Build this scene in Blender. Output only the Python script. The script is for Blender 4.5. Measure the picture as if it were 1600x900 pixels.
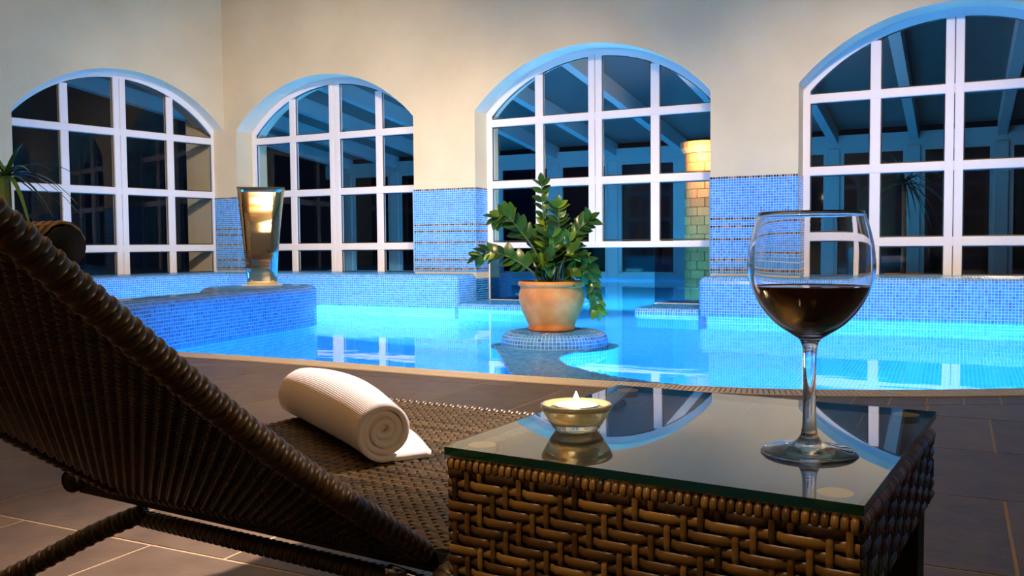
import bpy, bmesh, math, random
from mathutils import Vector, Matrix
R = random.Random(7)
PI = math.pi
for o in list(bpy.data.objects): bpy.data.objects.remove(o)
SC = bpy.context.scene
COL = SC.collection

# ------------------------------------------------------------------ camera
cam_d = bpy.data.cameras.new('camera'); cam = bpy.data.objects.new('camera', cam_d); COL.objects.link(cam)
r_ = Vector((0.8952, 0.4456, -0.0086)).normalized(); f_ = Vector((-0.4450, 0.8942, -0.04734)).normalized()
u_ = r_.cross(f_).normalized(); r_ = f_.cross(u_).normalized()
m = Matrix((r_, u_, -f_)).transposed().to_4x4(); m.translation = Vector((0, 0, 0.63)); cam.matrix_world = m
cam_d.sensor_width = 36; cam_d.lens = 1398.93 / 1600 * 36; cam_d.clip_start = 0.02
SC.camera = cam
# ------------------------------------------------------------------ world, lights, exposure
w = bpy.data.worlds.new('night'); SC.world = w; w.use_nodes = True
w.node_tree.nodes['Background'].inputs[0].default_value = (0.05, 0.09, 0.2, 1)
w.node_tree.nodes['Background'].inputs[1].default_value = 0.03
SC.view_settings.view_transform = 'Standard'; SC.view_settings.look = 'None'
SC.view_settings.exposure = -0.12; SC.view_settings.gamma = 1.0; SC.view_settings.use_curve_mapping = False
SC.cycles.max_bounces = 14; SC.cycles.transparent_max_bounces = 24; SC.cycles.transmission_bounces = 12
SC.cycles.diffuse_bounces = 4; SC.cycles.glossy_bounces = 5; SC.cycles.sample_clamp_indirect = 6
WARM = (1.0, 0.74, 0.46)
def light(name, kind, loc, power, color, size=0.3, target=None, size_y=None, spot=None, blend=0.6):
    d = bpy.data.lights.new(name, kind); d.energy = power; d.color = color
    if kind == 'AREA':
        d.size = size
        if size_y: d.shape = 'RECTANGLE'; d.size_y = size_y
    else: d.shadow_soft_size = size
    if kind == 'SPOT': d.spot_size = spot or 1.2; d.spot_blend = blend
    o = bpy.data.objects.new(name, d); COL.objects.link(o); o.location = loc
    if target is not None:
        o.rotation_euler = (Vector(target) - Vector(loc)).to_track_quat('-Z', 'Y').to_euler()
    return o
# warm room lamps (outside the picture), plus added fill lights
light('ceiling_downlight', 'SPOT', (-1.6, 4.2, 4.5), 2050, (1.0, .72, .46), 0.25, (-4.3, 8.5, 0.55), spot=.86, blend=1.0)
light('ceiling_downlight', 'SPOT', (0.6, 3.4, 4.5), 2500, (1.0, .72, .46), 0.25, (-1.0, 8.5, 0.6), spot=.84, blend=1.0)
light('ceiling_downlight', 'SPOT', (-2.6, 2.4, 4.5), 3200, (1.0, .76, .54), 0.25, (-7.0, 8.5, 0.9), spot=.86, blend=1.0)
light('ceiling_downlight', 'SPOT', (-1.2, 1.2, 4.5), 1300, (1.0, .70, .44), 0.15, (-2.35, 5.3, 0.3), spot=0.5, blend=1.0)  # added spot on the plinth that warms the pot
light('upper_wall_fill', 'SPOT', (1.2, 4.6, 4.5), 110, (1.0, .62, .34), 0.2, (0.9, 8.5, 3.1), spot=1.3, blend=1.0)  # added fill, warms the upper wall where pool light turns it blue
light('upper_wall_fill', 'SPOT', (-3.2, 4.6, 4.5), 110, (1.0, .62, .34), 0.2, (-3.4, 8.5, 3.1), spot=1.3, blend=1.0)  # same added fill for the upper wall further left
light('ceiling_fill', 'AREA', (-1.5, 1.2, 3.0), 260, (1.0, .60, .24), 0.8, (-3.5, 1.5, 4.6))  # added fill: lights the ceiling so the steel blade reflects gold
light('deck_fill', 'SPOT', (-.4, 2.0, 4.4), 1000, (1.0, .74, .52), 0.2, (-2.5, 3.5, 0), spot=.60, blend=1.0)  # added fill to brighten the deck, the grate and the pot front
light('pot_fill', 'SPOT', (-3.1, .8, 2.6), 420, (1.0, .72, .46), 0.05, (-2.35, 5.3, 0.5), spot=0.36, blend=1.0)  # added fill for the side of the pot towards the camera
light('table_fill', 'SPOT', (-0.62, -0.30, 2.3), 85, WARM, 0.06, (-0.30, 0.82, 0.42), spot=0.42, blend=1.0)  # added spot above the camera for the table top and its pads
light('deck_lamp', 'SPOT', (0.1, 3.2, 3.4), 2300, (1.0, .80, .70), 0.12, (-1.0, 1.68, 0.1), spot=0.50, blend=1.0)
# pool lamps under the water
PB = (0.12, 0.66, 1.0)
for i, (p, t, e) in enumerate([((-4.98, 6.35, -0.45), (-4.6, 8.0, -0.45), 420), ((-5.6, 6.35, -0.45), (-6.4, 8.0, -0.4), 80),
        ((-3.7, 4.12, -0.5), (-4.2, 8.0, -0.4), 105), ((-1.1, 4.10, -0.5), (-1.3, 8.0, -0.4), 100), ((0.9, 5.1, -0.5), (0.4, 8.0, -0.4), 280),
        ((-6.8, 4.2, -0.5), (-7.5, 7.0, -0.2), 32)]):
    light('pool_lamp', 'AREA', p, e, (0.55, 0.94, 1.0) if i < 2 else PB, 0.35, t)
for p, t, e in [((-7.5, 9.8, -0.5), (-6.5, 13, -0.3), 300), ((-3.4, 9.7, -0.5), (-3.6, 13, -0.4), 300), ((-1.8, 10.0, -0.5), (-0.2, 13, 2.0), 200)]:
    light('outdoor_pool_lamp', 'AREA', p, e, (0.12, 0.72, 1.0), 0.4, t)
light('jamb_fill', 'AREA', (-1.75, 9.75, 0.25), 26, (0.25, 0.78, 1.0), 0.3, (-4.6, 9.0, 1.6))  # added light hidden behind the pier, brightens the outer window jamb

# ------------------------------------------------------------------ materials
def mat(name, color=(.8, .8, .8), rough=.5, metal=0, **k):
    m = bpy.data.materials.new(name); m.use_nodes = True
    b = m.node_tree.nodes['Principled BSDF']
    b.inputs['Base Color'].default_value = (*color, 1); b.inputs['Roughness'].default_value = rough
    b.inputs['Metallic'].default_value = metal
    for kk, v in k.items():
        b.inputs[kk].default_value = v
    return m
def nd(m, t, **k):
    n = m.node_tree.nodes.new(t)
    for kk, v in k.items(): setattr(n, kk, v)
    return n
def lk(m, a, b): m.node_tree.links.new(a, b)
def bs(m): return m.node_tree.nodes['Principled BSDF']
def ramp(m, fac, stops):
    r = nd(m, 'ShaderNodeValToRGB'); lk(m, fac, r.inputs[0])
    el = r.color_ramp.elements
    while len(el) > 1: el.remove(el[-1])
    el[0].position = stops[0][0]; el[0].color = (*stops[0][1], 1)
    for p, c in stops[1:]:
        e = el.new(p); e.color = (*c, 1)
    return r.outputs[0]
def noise(m, scale, detail=3, coord='Object', stretch=None, rough=.5):
    tc = nd(m, 'ShaderNodeTexCoord'); n = nd(m, 'ShaderNodeTexNoise')
    n.inputs['Scale'].default_value = scale; n.inputs['Detail'].default_value = detail; n.inputs['Roughness'].default_value = rough
    src = tc.outputs[coord]
    if stretch:
        mp = nd(m, 'ShaderNodeMapping'); mp.inputs['Scale'].default_value = stretch
        lk(m, src, mp.inputs[0]); src = mp.outputs[0]
    lk(m, src, n.inputs['Vector']); return n.outputs['Fac']
def bump(m, h, strength=.3, dist=.002):
    b = nd(m, 'ShaderNodeBump'); b.inputs['Strength'].default_value = strength; b.inputs['Distance'].default_value = dist
    lk(m, h, b.inputs['Height']); lk(m, b.outputs[0], bs(m).inputs['Normal'])

M = {}
m = M['wall'] = mat('wall_paper', (.70, .62, .48), .85)
n1 = noise(m, 110, 2); bump(m, n1, .5, .004)
lk(m, ramp(m, noise(m, 1.5, 4), [(.3, (.61, .51, .345)), (.7, (.69, .585, .40))]), bs(m).inputs['Base Color'])
m = M['reveal'] = mat('white_plaster', (.82, .76, .62), .8); bump(m, noise(m, 60), .3, .002)
M['frame'] = mat('white_upvc_frame', (.80, .79, .84), .28)
M['gasket'] = mat('black_gasket', (.01, .01, .012), .5)
m = M['ceil'] = mat('ceiling_wood', (.45, .29, .12), .5)
lk(m, ramp(m, noise(m, 3, 4, stretch=(1, 14, 1)), [(.3, (.34, .20, .07)), (.7, (.55, .37, .16))]), bs(m).inputs['Base Color'])
# glass for windows : thin sheet, reflecting by Fresnel
def sheet(name, tint, ior=1.5, rough=0.0, base=0.0, spec=(1, 1, 1)):
    m = bpy.data.materials.new(name); m.use_nodes = True; nt = m.node_tree; nt.nodes.clear()
    out = nd(m, 'ShaderNodeOutputMaterial'); mix = nd(m, 'ShaderNodeMixShader')
    tr = nd(m, 'ShaderNodeBsdfTransparent'); gl = nd(m, 'ShaderNodeBsdfGlossy'); fr = nd(m, 'ShaderNodeFresnel')
    tr.inputs[0].default_value = (*tint, 1); gl.inputs[0].default_value = (*spec, 1); gl.inputs['Roughness'].default_value = rough
    fr.inputs[0].default_value = ior
    mr = nd(m, 'ShaderNodeMapRange'); mr.inputs['To Min'].default_value = base
    lk(m, fr.outputs[0], mr.inputs['Value']); lk(m, mr.outputs[0], mix.inputs[0])
    lk(m, tr.outputs[0], mix.inputs[1]); lk(m, gl.outputs[0], mix.inputs[2]); lk(m, mix.outputs[0], out.inputs[0])
    return m
M['pane'] = sheet('window_glass', (.80, .84, .88), 1.35)
M['panel_glass'] = sheet('tinted_glass', (.42, .55, .62), 1.4)
M['far_pane'] = mat('night_glass', (.002, .003, .006), .05)
M['table_glass'] = sheet('table_glass', (.80, .84, .72), 1.65, 0.012, 0.30, (.92, .93, .88))
M['glass_edge'] = mat('green_glass_edge', (.003, .045, .026), .08, **{'Transmission Weight': .3, 'IOR': 1.5})
# water
m = M['water'] = bpy.data.materials.new('pool_water'); m.use_nodes = True
b = bs(m); b.inputs['Specular IOR Level'].default_value = .22; b.inputs['Base Color'].default_value = (.34, .84, 1, 1); b.inputs['Roughness'].default_value = .02
b.inputs['IOR'].default_value = 1.28; b.inputs['Transmission Weight'].default_value = 1
h = noise(m, 1.6, 3, stretch=(1.0, 2.2, 1)); bump(m, h, .05, .03)
# mosaic
def tile_mat(name, sat=1.0):
    m = mat(name, (.1, .3, .7), .18); a = nd(m, 'ShaderNodeVertexColor'); a.layer_name = 'Col'
    lk(m, a.outputs[0], bs(m).inputs['Base Color']); return m
M['mosaic'] = tile_mat('glass_mosaic')
M['grout'] = mat('pale_grout', (.66, .74, .86), .6)
m = M['basin'] = mat('basin_mosaic', (.30, .78, .92), .3)
tc = nd(m, 'ShaderNodeTexCoord'); br = nd(m, 'ShaderNodeTexBrick'); lk(m, tc.outputs['UV'], br.inputs['Vector'])
br.offset = 0; br.inputs['Scale'].default_value = 1; br.inputs['Brick Width'].default_value = .0242; br.inputs['Row Height'].default_value = .0242
br.inputs['Mortar Size'].default_value = .0022; br.inputs['Color1'].default_value = (.09, .42, .90, 1); br.inputs['Color2'].default_value = (.13, .50, .94, 1)
br.inputs['Mortar'].default_value = (.40, .78, .95, 1); lk(m, br.outputs[0], bs(m).inputs['Base Color'])
# deck
m = M['slate'] = mat('brown_slate_tile', (.10, .075, .058), .48)
oi = nd(m, 'ShaderNodeObjectInfo'); mx = nd(m, 'ShaderNodeMath', operation='ADD'); n = noise(m, 9, 5)
mm = nd(m, 'ShaderNodeMath', operation='MULTIPLY'); mm.inputs[1].default_value = .35; lk(m, oi.outputs['Random'], mm.inputs[0])
lk(m, n, mx.inputs[0]); lk(m, mm.outputs[0], mx.inputs[1])
lk(m, ramp(m, mx.outputs[0], [(.35, (.085, .056, .038)), (.7, (.14, .095, .066)), (1, (.18, .13, .095))]), bs(m).inputs['Base Color'])
bump(m, noise(m, 40, 5), .35, .004)
M['deck_grout'] = mat('deck_grout', (.46, .35, .22), .8)
M['coping'] = mat('beige_overflow_grate', (.95, .80, .58), .45)
M['dark'] = mat('dark_channel', (.03, .028, .025), .7)
# wicker
def wicker(name, stops, rough=.38):
    m = mat(name, (.1, .06, .03), rough); oi = nd(m, 'ShaderNodeObjectInfo'); n = noise(m, 26, 2)
    a = nd(m, 'ShaderNodeMath', operation='MULTIPLY_ADD'); a.inputs[1].default_value = .6; lk(m, oi.outputs['Random'], a.inputs[0])
    b = nd(m, 'ShaderNodeMath', operation='MULTIPLY'); b.inputs[1].default_value = .6; lk(m, n, b.inputs[0]); lk(m, b.outputs[0], a.inputs[2])
    lk(m, ramp(m, a.outputs[0], stops), bs(m).inputs['Base Color']); bump(m, noise(m, 400, 2, stretch=(.15, 1, 1)), .2, .0006); return m
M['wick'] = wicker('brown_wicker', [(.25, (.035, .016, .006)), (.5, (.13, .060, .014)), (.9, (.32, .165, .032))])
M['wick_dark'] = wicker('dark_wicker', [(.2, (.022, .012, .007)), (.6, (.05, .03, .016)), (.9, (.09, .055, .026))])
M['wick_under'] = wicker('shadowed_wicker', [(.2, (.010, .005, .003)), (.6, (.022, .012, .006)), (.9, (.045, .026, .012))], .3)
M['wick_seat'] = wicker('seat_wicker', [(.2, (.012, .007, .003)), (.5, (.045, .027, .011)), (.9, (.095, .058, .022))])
M['wick_back'] = mat('wicker_core', (.008, .005, .003), .8)
# others
m = M['towel'] = mat('white_waffle_towel', (.90, .87, .87), .95)
tc = nd(m, 'ShaderNodeTexCoord'); hs = []
for ax in (0, 1):
    wv = nd(m, 'ShaderNodeTexWave', wave_type='BANDS', bands_direction='XY'[ax]); wv.inputs['Scale'].default_value = 110; wv.inputs['Distortion'].default_value = .3
    lk(m, tc.outputs['UV'], wv.inputs['Vector']); hs.append(wv.outputs['Fac'])
mu = nd(m, 'ShaderNodeMath', operation='MINIMUM'); lk(m, hs[0], mu.inputs[0]); lk(m, hs[1], mu.inputs[1]); bump(m, mu.outputs[0], .5, .0012)
m = M['terra'] = mat('terracotta', (.55, .24, .09), .65)
lk(m, ramp(m, noise(m, 6, 6, rough=.65), [(.3, (.42, .11, .02)), (.5, (.64, .20, .035)), (.74, (.76, .38, .13))]), bs(m).inputs['Base Color']); bump(m, noise(m, 30, 5), .3, .004)
M['soil'] = mat('potting_soil', (.03, .02, .012), .95)
m = M['leaf'] = mat('waxy_green_leaf', (.05, .16, .03), .28)
oi = nd(m, 'ShaderNodeObjectInfo'); lk(m, ramp(m, oi.outputs['Random'], [(0, (.012, .050, .012)), (.55, (.028, .10, .018)), (.88, (.06, .16, .02)), (1, (.20, .34, .03))]), bs(m).inputs['Base Color'])
M['trunk'] = mat('brown_trunk', (.05, .035, .02), .8); M['leaf_dark'] = mat('silhouette_frond', (.004, .010, .005), .5)  # frond silhouette is put into the colour as near-black
M['stem'] = mat('green_stem', (.10, .16, .04), .45)
m = M['steel'] = mat('polished_steel', (.80, .70, .52), .10, 1.0); bump(m, noise(m, 3.0, 2, stretch=(.5, .5, 2.6)), .2, .03)
M['chrome'] = mat('chrome', (.8, .8, .8), .1, 1.0)
M['cglass'] = mat('clear_glass', (1, 1, 1), 0.0, **{'Transmission Weight': 1, 'IOR': 1.5})
M['yglass'] = mat('moulded_glass', (.95, .93, .72), 0.04, **{'Transmission Weight': .9, 'IOR': 1.5})
M['wine'] = mat('red_wine', (.035, .008, .006), 0.04, **{'IOR': 1.4})
M['pad'] = mat('yellowed_rubber_pad', (.90, .74, .25), .6)
M['wax'] = mat('flame_lit_white_wax', (.95, .85, .78), .5, **{'Subsurface Weight': .4, 'Emission Color': (1, .7, .45, 1), 'Emission Strength': .8})  # emission put into the wax for the flame's light shining through it
M['alu'] = mat('aluminium_cup', (.9, .88, .85), .25, 1.0)
M['wick_m'] = mat('candle_wick', (.02, .015, .01), .9)
M['flame'] = mat('flame', (1, .8, .5), .5, **{'Emission Color': (1, .72, .38, 1), 'Emission Strength': 60})
M['lamp_glow'] = mat('lamp_glow', (1, .8, .5), .5, **{'Emission Color': (1, .62, .32, 1), 'Emission Strength': 22})
m = M['stone'] = mat('sandstone_block', (.55, .32, .16), .8)
oi = nd(m, 'ShaderNodeObjectInfo'); lk(m, ramp(m, oi.outputs['Random'], [(0, (.42, .17, .055)), (1, (.62, .30, .11))]), bs(m).inputs['Base Color']); bump(m, noise(m, 25, 4), .5, .006)
M['mortar'] = mat('dark_mortar', (.10, .05, .03), .9)
M['silicone'] = mat('white_edge_bead', (.78, .70, .62), .5)

# ------------------------------------------------------------------ mesh helpers
def obj(name, bm, m, parent=None, smooth=False, loc=None):
    me = bpy.data.meshes.new(name)
    if isinstance(bm, bmesh.types.BMesh): bm.to_mesh(me); bm.free()
    else: me.from_pydata(*bm)
    for x in (m if isinstance(m, (list, tuple)) else [m]): me.materials.append(x)
    if smooth: me.polygons.foreach_set('use_smooth', [True] * len(me.polygons))
    o = bpy.data.objects.new(name, me); COL.objects.link(o)
    if loc is not None: o.location = loc
    if parent: o.parent = parent
    return o
def dup(o, parent=None, loc=None, rot=None):
    c = o.copy(); COL.objects.link(c)
    if parent: c.parent = parent
    if loc is not None: c.location = loc
    if rot is not None: c.rotation_euler = rot
    return c
def tag(o, label=None, cat=None, group=None, kind=None):
    if label: o['label'] = label
    if cat: o['category'] = cat
    if group: o['group'] = group
    if kind: o['kind'] = kind
    return o
def empty(name, loc=(0, 0, 0), rz=0, **k):
    o = bpy.data.objects.new(name, None); COL.objects.link(o); o.location = loc; o.rotation_euler = (0, 0, rz); o.empty_display_size = .05
    tag(o, **k); return o
def bx(bm, x0, x1, y0, y1, z0, z1, mi=0):
    vs = [bm.verts.new((x, y, z)) for z in (z0, z1) for y in (y0, y1) for x in (x0, x1)]
    for f in ((0, 2, 3, 1), (4, 5, 7, 6), (0, 1, 5, 4), (2, 6, 7, 3), (0, 4, 6, 2), (1, 3, 7, 5)):
        q = bm.faces.new([vs[i] for i in f]); q.material_index = mi
    return vs
def bevel(bm, w=.004, seg=1):
    bmesh.ops.bevel(bm, geom=list(bm.edges), offset=w, segments=seg, affect='EDGES', profile=.5)
def box(name, a, b, m, parent=None, bev=0):
    bm = bmesh.new(); bx(bm, a[0], b[0], a[1], b[1], a[2], b[2])
    if bev: bevel(bm, bev)
    return obj(name, bm, m, parent)
def tube(bm, pts, rad, seg=8, caps=True, closed=False):
    pts = [Vector(p) for p in pts]; n = len(pts); rings = []
    rr = rad if isinstance(rad, (list, tuple)) else [rad] * n
    prev = None
    for i, p in enumerate(pts):
        if closed: t = (pts[(i + 1) % n] - pts[i - 1])
        else: t = pts[min(i + 1, n - 1)] - pts[max(i - 1, 0)]
        t.normalize()
        if prev is None:
            a = t.orthogonal().normalized()
        else:
            a = prev - t * prev.dot(t)
            a = a.normalized() if a.length > 1e-6 else t.orthogonal().normalized()
        prev = a; b = t.cross(a)
        rings.append([bm.verts.new(p + (a * math.cos(2 * PI * k / seg) + b * math.sin(2 * PI * k / seg)) * rr[i]) for k in range(seg)])
    L = n if closed else n - 1
    for i in range(L):
        A, B = rings[i], rings[(i + 1) % n]
        for k in range(seg): bm.faces.new((A[k], A[(k + 1) % seg], B[(k + 1) % seg], B[k]))
    if caps and not closed:
        bm.faces.new(rings[0][::-1]); bm.faces.new(rings[-1])
    return rings
def lathe(prof, seg=48, close=False):
    bm = bmesh.new(); rings = []
    for r, z in prof:
        if r < 1e-6: rings.append([bm.verts.new((0, 0, z))])
        else: rings.append([bm.verts.new((r * math.cos(2 * PI * k / seg), r * math.sin(2 * PI * k / seg), z)) for k in range(seg)])
    pr = list(zip(rings, rings[1:])) + ([(rings[-1], rings[0])] if close else [])
    for A, B in pr:
        for k in range(seg):
            k2 = (k + 1) % seg
            if len(A) == 1 and len(B) == 1: continue
            if len(A) == 1: bm.faces.new((A[0], B[k2], B[k]))
            elif len(B) == 1: bm.faces.new((A[k], A[k2], B[0]))
            else: bm.faces.new((A[k], A[k2], B[k2], B[k]))
    return bm

# ------------------------------------------------------------------ mosaic generator
P_ = 0.0242
def tcol(kind='blue'):
    if kind == 'accent':
        return R.choice([(.05, .012, .006), (.22, .07, .02), (.015, .008, .006), (.36, .14, .05), (.10, .03, .012)])
    k = R.random(); a = R.uniform(.8, 1.2)
    if k < .5: c = (.04, .27, .72)
    elif k < .85: c = (.055, .33, .80)
    else: c = (.03, .19, .60)
    return tuple(min(1, x * a) for x in c)
def mosaic(name, fn, nu, nv, parent, keep=None, colf=None, relief=.0016, gap=.11):
    """fn(u,v)->(point, normal) in tile units; each tile a raised piece over a grout sheet"""
    V = []; F = []; C = []
    def add(pts, col, faces):
        b = len(V); V.extend(pts)
        for f in faces: F.append([b + i for i in f]); C.append(col)
    G = {}
    def g(u, v):
        if (u, v) not in G: G[(u, v)] = fn(u, v)
        return G[(u, v)]
    gc = (.36, .58, .88)
    for i in range(nu):
        for j in range(nv):
            if keep and not keep(i + .5, j + .5): continue
            c4 = [g(i, j), g(i + 1, j), g(i + 1, j + 1), g(i, j + 1)]
            add([tuple(p) for p, n in c4], gc, [(0, 1, 2, 3)])
            cen = sum((p for p, n in c4), Vector()) / 4
            lo = []; hi = []
            for p, n in c4:
                q = p + (cen - p) * gap * 2
                lo.append(tuple(q)); hi.append(tuple(q + (cen - q) * .06 + n * relief))
            add(lo + hi, (colf(i, j) if colf else tcol()), [(4, 5, 6, 7), (0, 1, 5, 4), (1, 2, 6, 5), (2, 3, 7, 6), (3, 0, 4, 7)])
    o = obj(name, (V, [], F), M['mosaic'], parent); me = o.data
    ca = me.color_attributes.new('Col', 'FLOAT_COLOR', 'CORNER'); buf = []
    for f, c in zip(F, C): buf.extend((*c, 1) * len(f))
    ca.data.foreach_set('color', buf)
    o['kind'] = 'stuff'; return o
def rect(o, du, dv, n):
    o, du, dv, n = Vector(o), Vector(du), Vector(dv), Vector(n)
    return lambda u, v: (o + du * (u * P_) + dv * (v * P_), n)
class Path:
    def __init__(s, pts):
        s.p = [Vector((x, y, 0)) for x, y in pts]; s.L = [0]
        for a, b in zip(s.p, s.p[1:]): s.L.append(s.L[-1] + (b - a).length)
        s.len = s.L[-1]
        s.n = []
        for i in range(len(s.p)):
            t = (s.p[min(i + 1, len(s.p) - 1)] - s.p[max(i - 1, 0)]).normalized(); s.n.append(Vector((t.y, -t.x, 0)))
    def at(s, d):
        d = min(max(d, 0), s.len); i = 0
        lo, hi = 0, len(s.L) - 2
        while lo < hi:
            mid = (lo + hi + 1) // 2
            if s.L[mid] <= d: lo = mid
            else: hi = mid - 1
        i = lo; k = (d - s.L[i]) / max(s.L[i + 1] - s.L[i], 1e-9)
        return s.p[i].lerp(s.p[i + 1], k), s.n[i].lerp(s.n[i + 1], k).normalized()
def smooth_path(pts, n=8, closed=False):
    out = []; N = len(pts)
    rng = range(N if closed else N - 1)
    for i in rng:
        g = (lambda k: pts[k % N]) if closed else (lambda k: pts[min(max(k, 0), N - 1)])
        p0, p1, p2, p3 = g(i - 1), g(i), g(i + 1), g(i + 2)
        for k in range(n):
            t = k / n; t2 = t * t; t3 = t2 * t
            out.append(tuple(.5 * (2 * p1[a] + (-p0[a] + p2[a]) * t + (2 * p0[a] - 5 * p1[a] + 4 * p2[a] - p3[a]) * t2 + (-p0[a] + 3 * p1[a] - 3 * p2[a] + p3[a]) * t3) for a in range(len(p1))))
    if not closed: out.append(tuple(pts[-1]))
    return out
def fillet(pts, r, n=6):
    out = [pts[0]]
    for a, b, c in zip(pts, pts[1:], pts[2:]):
        A, B, C_ = Vector(a), Vector(b), Vector(c); u = (A - B).normalized(); v = (C_ - B).normalized()
        for k in range(n + 1):
            t = k / n; out.append(tuple((B + u * r) * (1 - t) ** 2 + B * 2 * t * (1 - t) + (B + v * r) * t * t))
    out.append(pts[-1]); return out
def edge_profile(z0, ztop, r):
    """vertical face from z0 up, rounded over; returns param length -> (offset, z, normal mix)"""
    straight = ztop - r - z0; arc = r * PI / 2
    def f(s):
        if s <= straight: return 0, z0 + s, 1, 0
        a = min((s - straight) / r, PI / 2); return -r * (1 - math.cos(a)), ztop - r + r * math.sin(a), math.cos(a), math.sin(a)
    return f, straight + arc
def sweep_mosaic(name, path, z0, ztop, r, parent, **k):
    f, L = edge_profile(z0, ztop, r); nu = int(round(path.len / P_)); nv = int(round(L / P_)); su = path.len / nu; sv = L / nv
    def fn(u, v):
        p, n = path.at(u * su); o, z, ch, cz = f(v * sv)
        return p + n * o + Vector((0, 0, z)), n * ch + Vector((0, 0, cz))
    return mosaic(name, fn, nu, nv, parent, **k)
def inside(poly, x, y):
    c = False; n = len(poly)
    for i in range(n):
        x1, y1 = poly[i][:2]; x2, y2 = poly[i - 1][:2]
        if (y1 > y) != (y2 > y) and x < (x2 - x1) * (y - y1) / (y2 - y1) + x1: c = not c
    return c
def top_mosaic(name, poly, z, parent, org=None, **k):
    xs = [p[0] for p in poly]; ys = [p[1] for p in poly]; x0, y0 = min(xs), min(ys)
    nu = int((max(xs) - x0) / P_) + 1; nv = int((max(ys) - y0) / P_) + 1
    return mosaic(name, rect((x0, y0, z), (1, 0, 0), (0, 1, 0), (0, 0, 1)), nu, nv, parent, keep=lambda u, v: inside(poly, x0 + u * P_, y0 + v * P_), **k)
def slab(name, outline, z0, z1, m, parent=None, uvs=True, kind=None):
    bm = bmesh.new(); uv = bm.loops.layers.uv.new('UVMap'); n = len(outline)
    lo = [bm.verts.new((p[0], p[1], z0)) for p in outline]; hi = [bm.verts.new((p[0], p[1], z1)) for p in outline]
    f = bm.faces.new(hi); bm.faces.new(lo[::-1]); d = 0
    for l in f.loops: l[uv].uv = l.vert.co.xy
    for i in range(n):
        j = (i + 1) % n; q = bm.faces.new((lo[i], lo[j], hi[j], hi[i])); e = (lo[j].co - lo[i].co).length
        for l, c in zip(q.loops, ((d, z0), (d + e, z0), (d + e, z1), (d, z1))): l[uv].uv = c
        d += e
    bmesh.ops.triangulate(bm, faces=[f for f in bm.faces if len(f.verts) > 4])
    o = obj(name, bm, m, parent)
    if kind: o['kind'] = kind
    return o

# ------------------------------------------------------------------ walls with arched windows
YF, YG, YO = 8.514, 8.82, 9.06      # wall face, glass plane, outer face
SPR, RISE = 2.08, 0.58
def arc_z(dx, hw, rise=RISE, spr=SPR):
    Rr = (hw * hw + rise * rise) / (2 * rise); return spr + rise - Rr + math.sqrt(max(Rr * Rr - dx * dx, 0))
HOLES_B = [(-8.05, -5.45, .0), (-4.67, -2.117, -.012), (-1.31, 1.23, .0), (2.04, 4.6, .0)]
def arched_wall(name, x0, x1, z0, z1, holes, yf, yo, seg=28):
    bm = bmesh.new()
    def q(pts, mi=0): f = bm.faces.new([bm.verts.new(p) for p in pts]); f.material_index = mi
    def both(xa, xb, za, zb, zc, zd):       # za,zb bottom at xa,xb ; zc,zd top at xb,xa
        q([(xa, yf, za), (xb, yf, zb), (xb, yf, zc), (xa, yf, zd)])
        q([(xa, yo, zd), (xb, yo, zc), (xb, yo, zb), (xa, yo, za)])
    cur = x0
    for a, b, zb in holes:
        both(cur, a, z0, z0, z1, z1)
        c, hw = (a + b) / 2, (b - a) / 2
        xs = [a + (b - a) * (1 - math.cos(PI * k / seg)) / 2 for k in range(seg + 1)]
        for p, r in zip(xs, xs[1:]):
            zp, zr = arc_z(p - c, hw), arc_z(r - c, hw)
            both(p, r, zp, zr, z1, z1)
            q([(p, yf, zp), (p, yo, zp), (r, yo, zr), (r, yf, zr)], 1)
            if zb > z0: both(p, r, z0, z0, zb, zb)
        q([(a, yf, zb), (a, yo, zb), (a, yo, SPR), (a, yf, SPR)], 2); q([(b, yo, zb), (b, yf, zb), (b, yf, SPR), (b, yo, SPR)], 2)
        if zb > z0: q([(a, yf, zb), (b, yf, zb), (b, yo, zb), (a, yo, zb)], 1)
        cur = b
    both(cur, x1, z0, z0, z1, z1)
    return obj(name, bm, [M['wall'], M['reveal'], M['wall']])
ZC = 4.6
wb = arched_wall('wall_back', -8.9, 5.4, -.012, ZC, HOLES_B, YF, YO); wb['kind'] = 'structure'
# left wall : its own frame, local x runs along the wall, local y outwards
ANG_A = math.atan2(.985, .172)            # direction of the wall in plan
tA = Vector((math.cos(ANG_A), math.sin(ANG_A), 0)); nA = Vector((-math.sin(ANG_A), math.cos(ANG_A), 0))
HOLES_A = [(1.0, 3.56, .0), (4.41, 6.97, .0)]
wa = arched_wall('wall_left', -1.5, 7.0, -.012, ZC, HOLES_A, 9.587, 10.1); wa.rotation_euler = (0, 0, ANG_A); wa['kind'] = 'structure'

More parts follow.
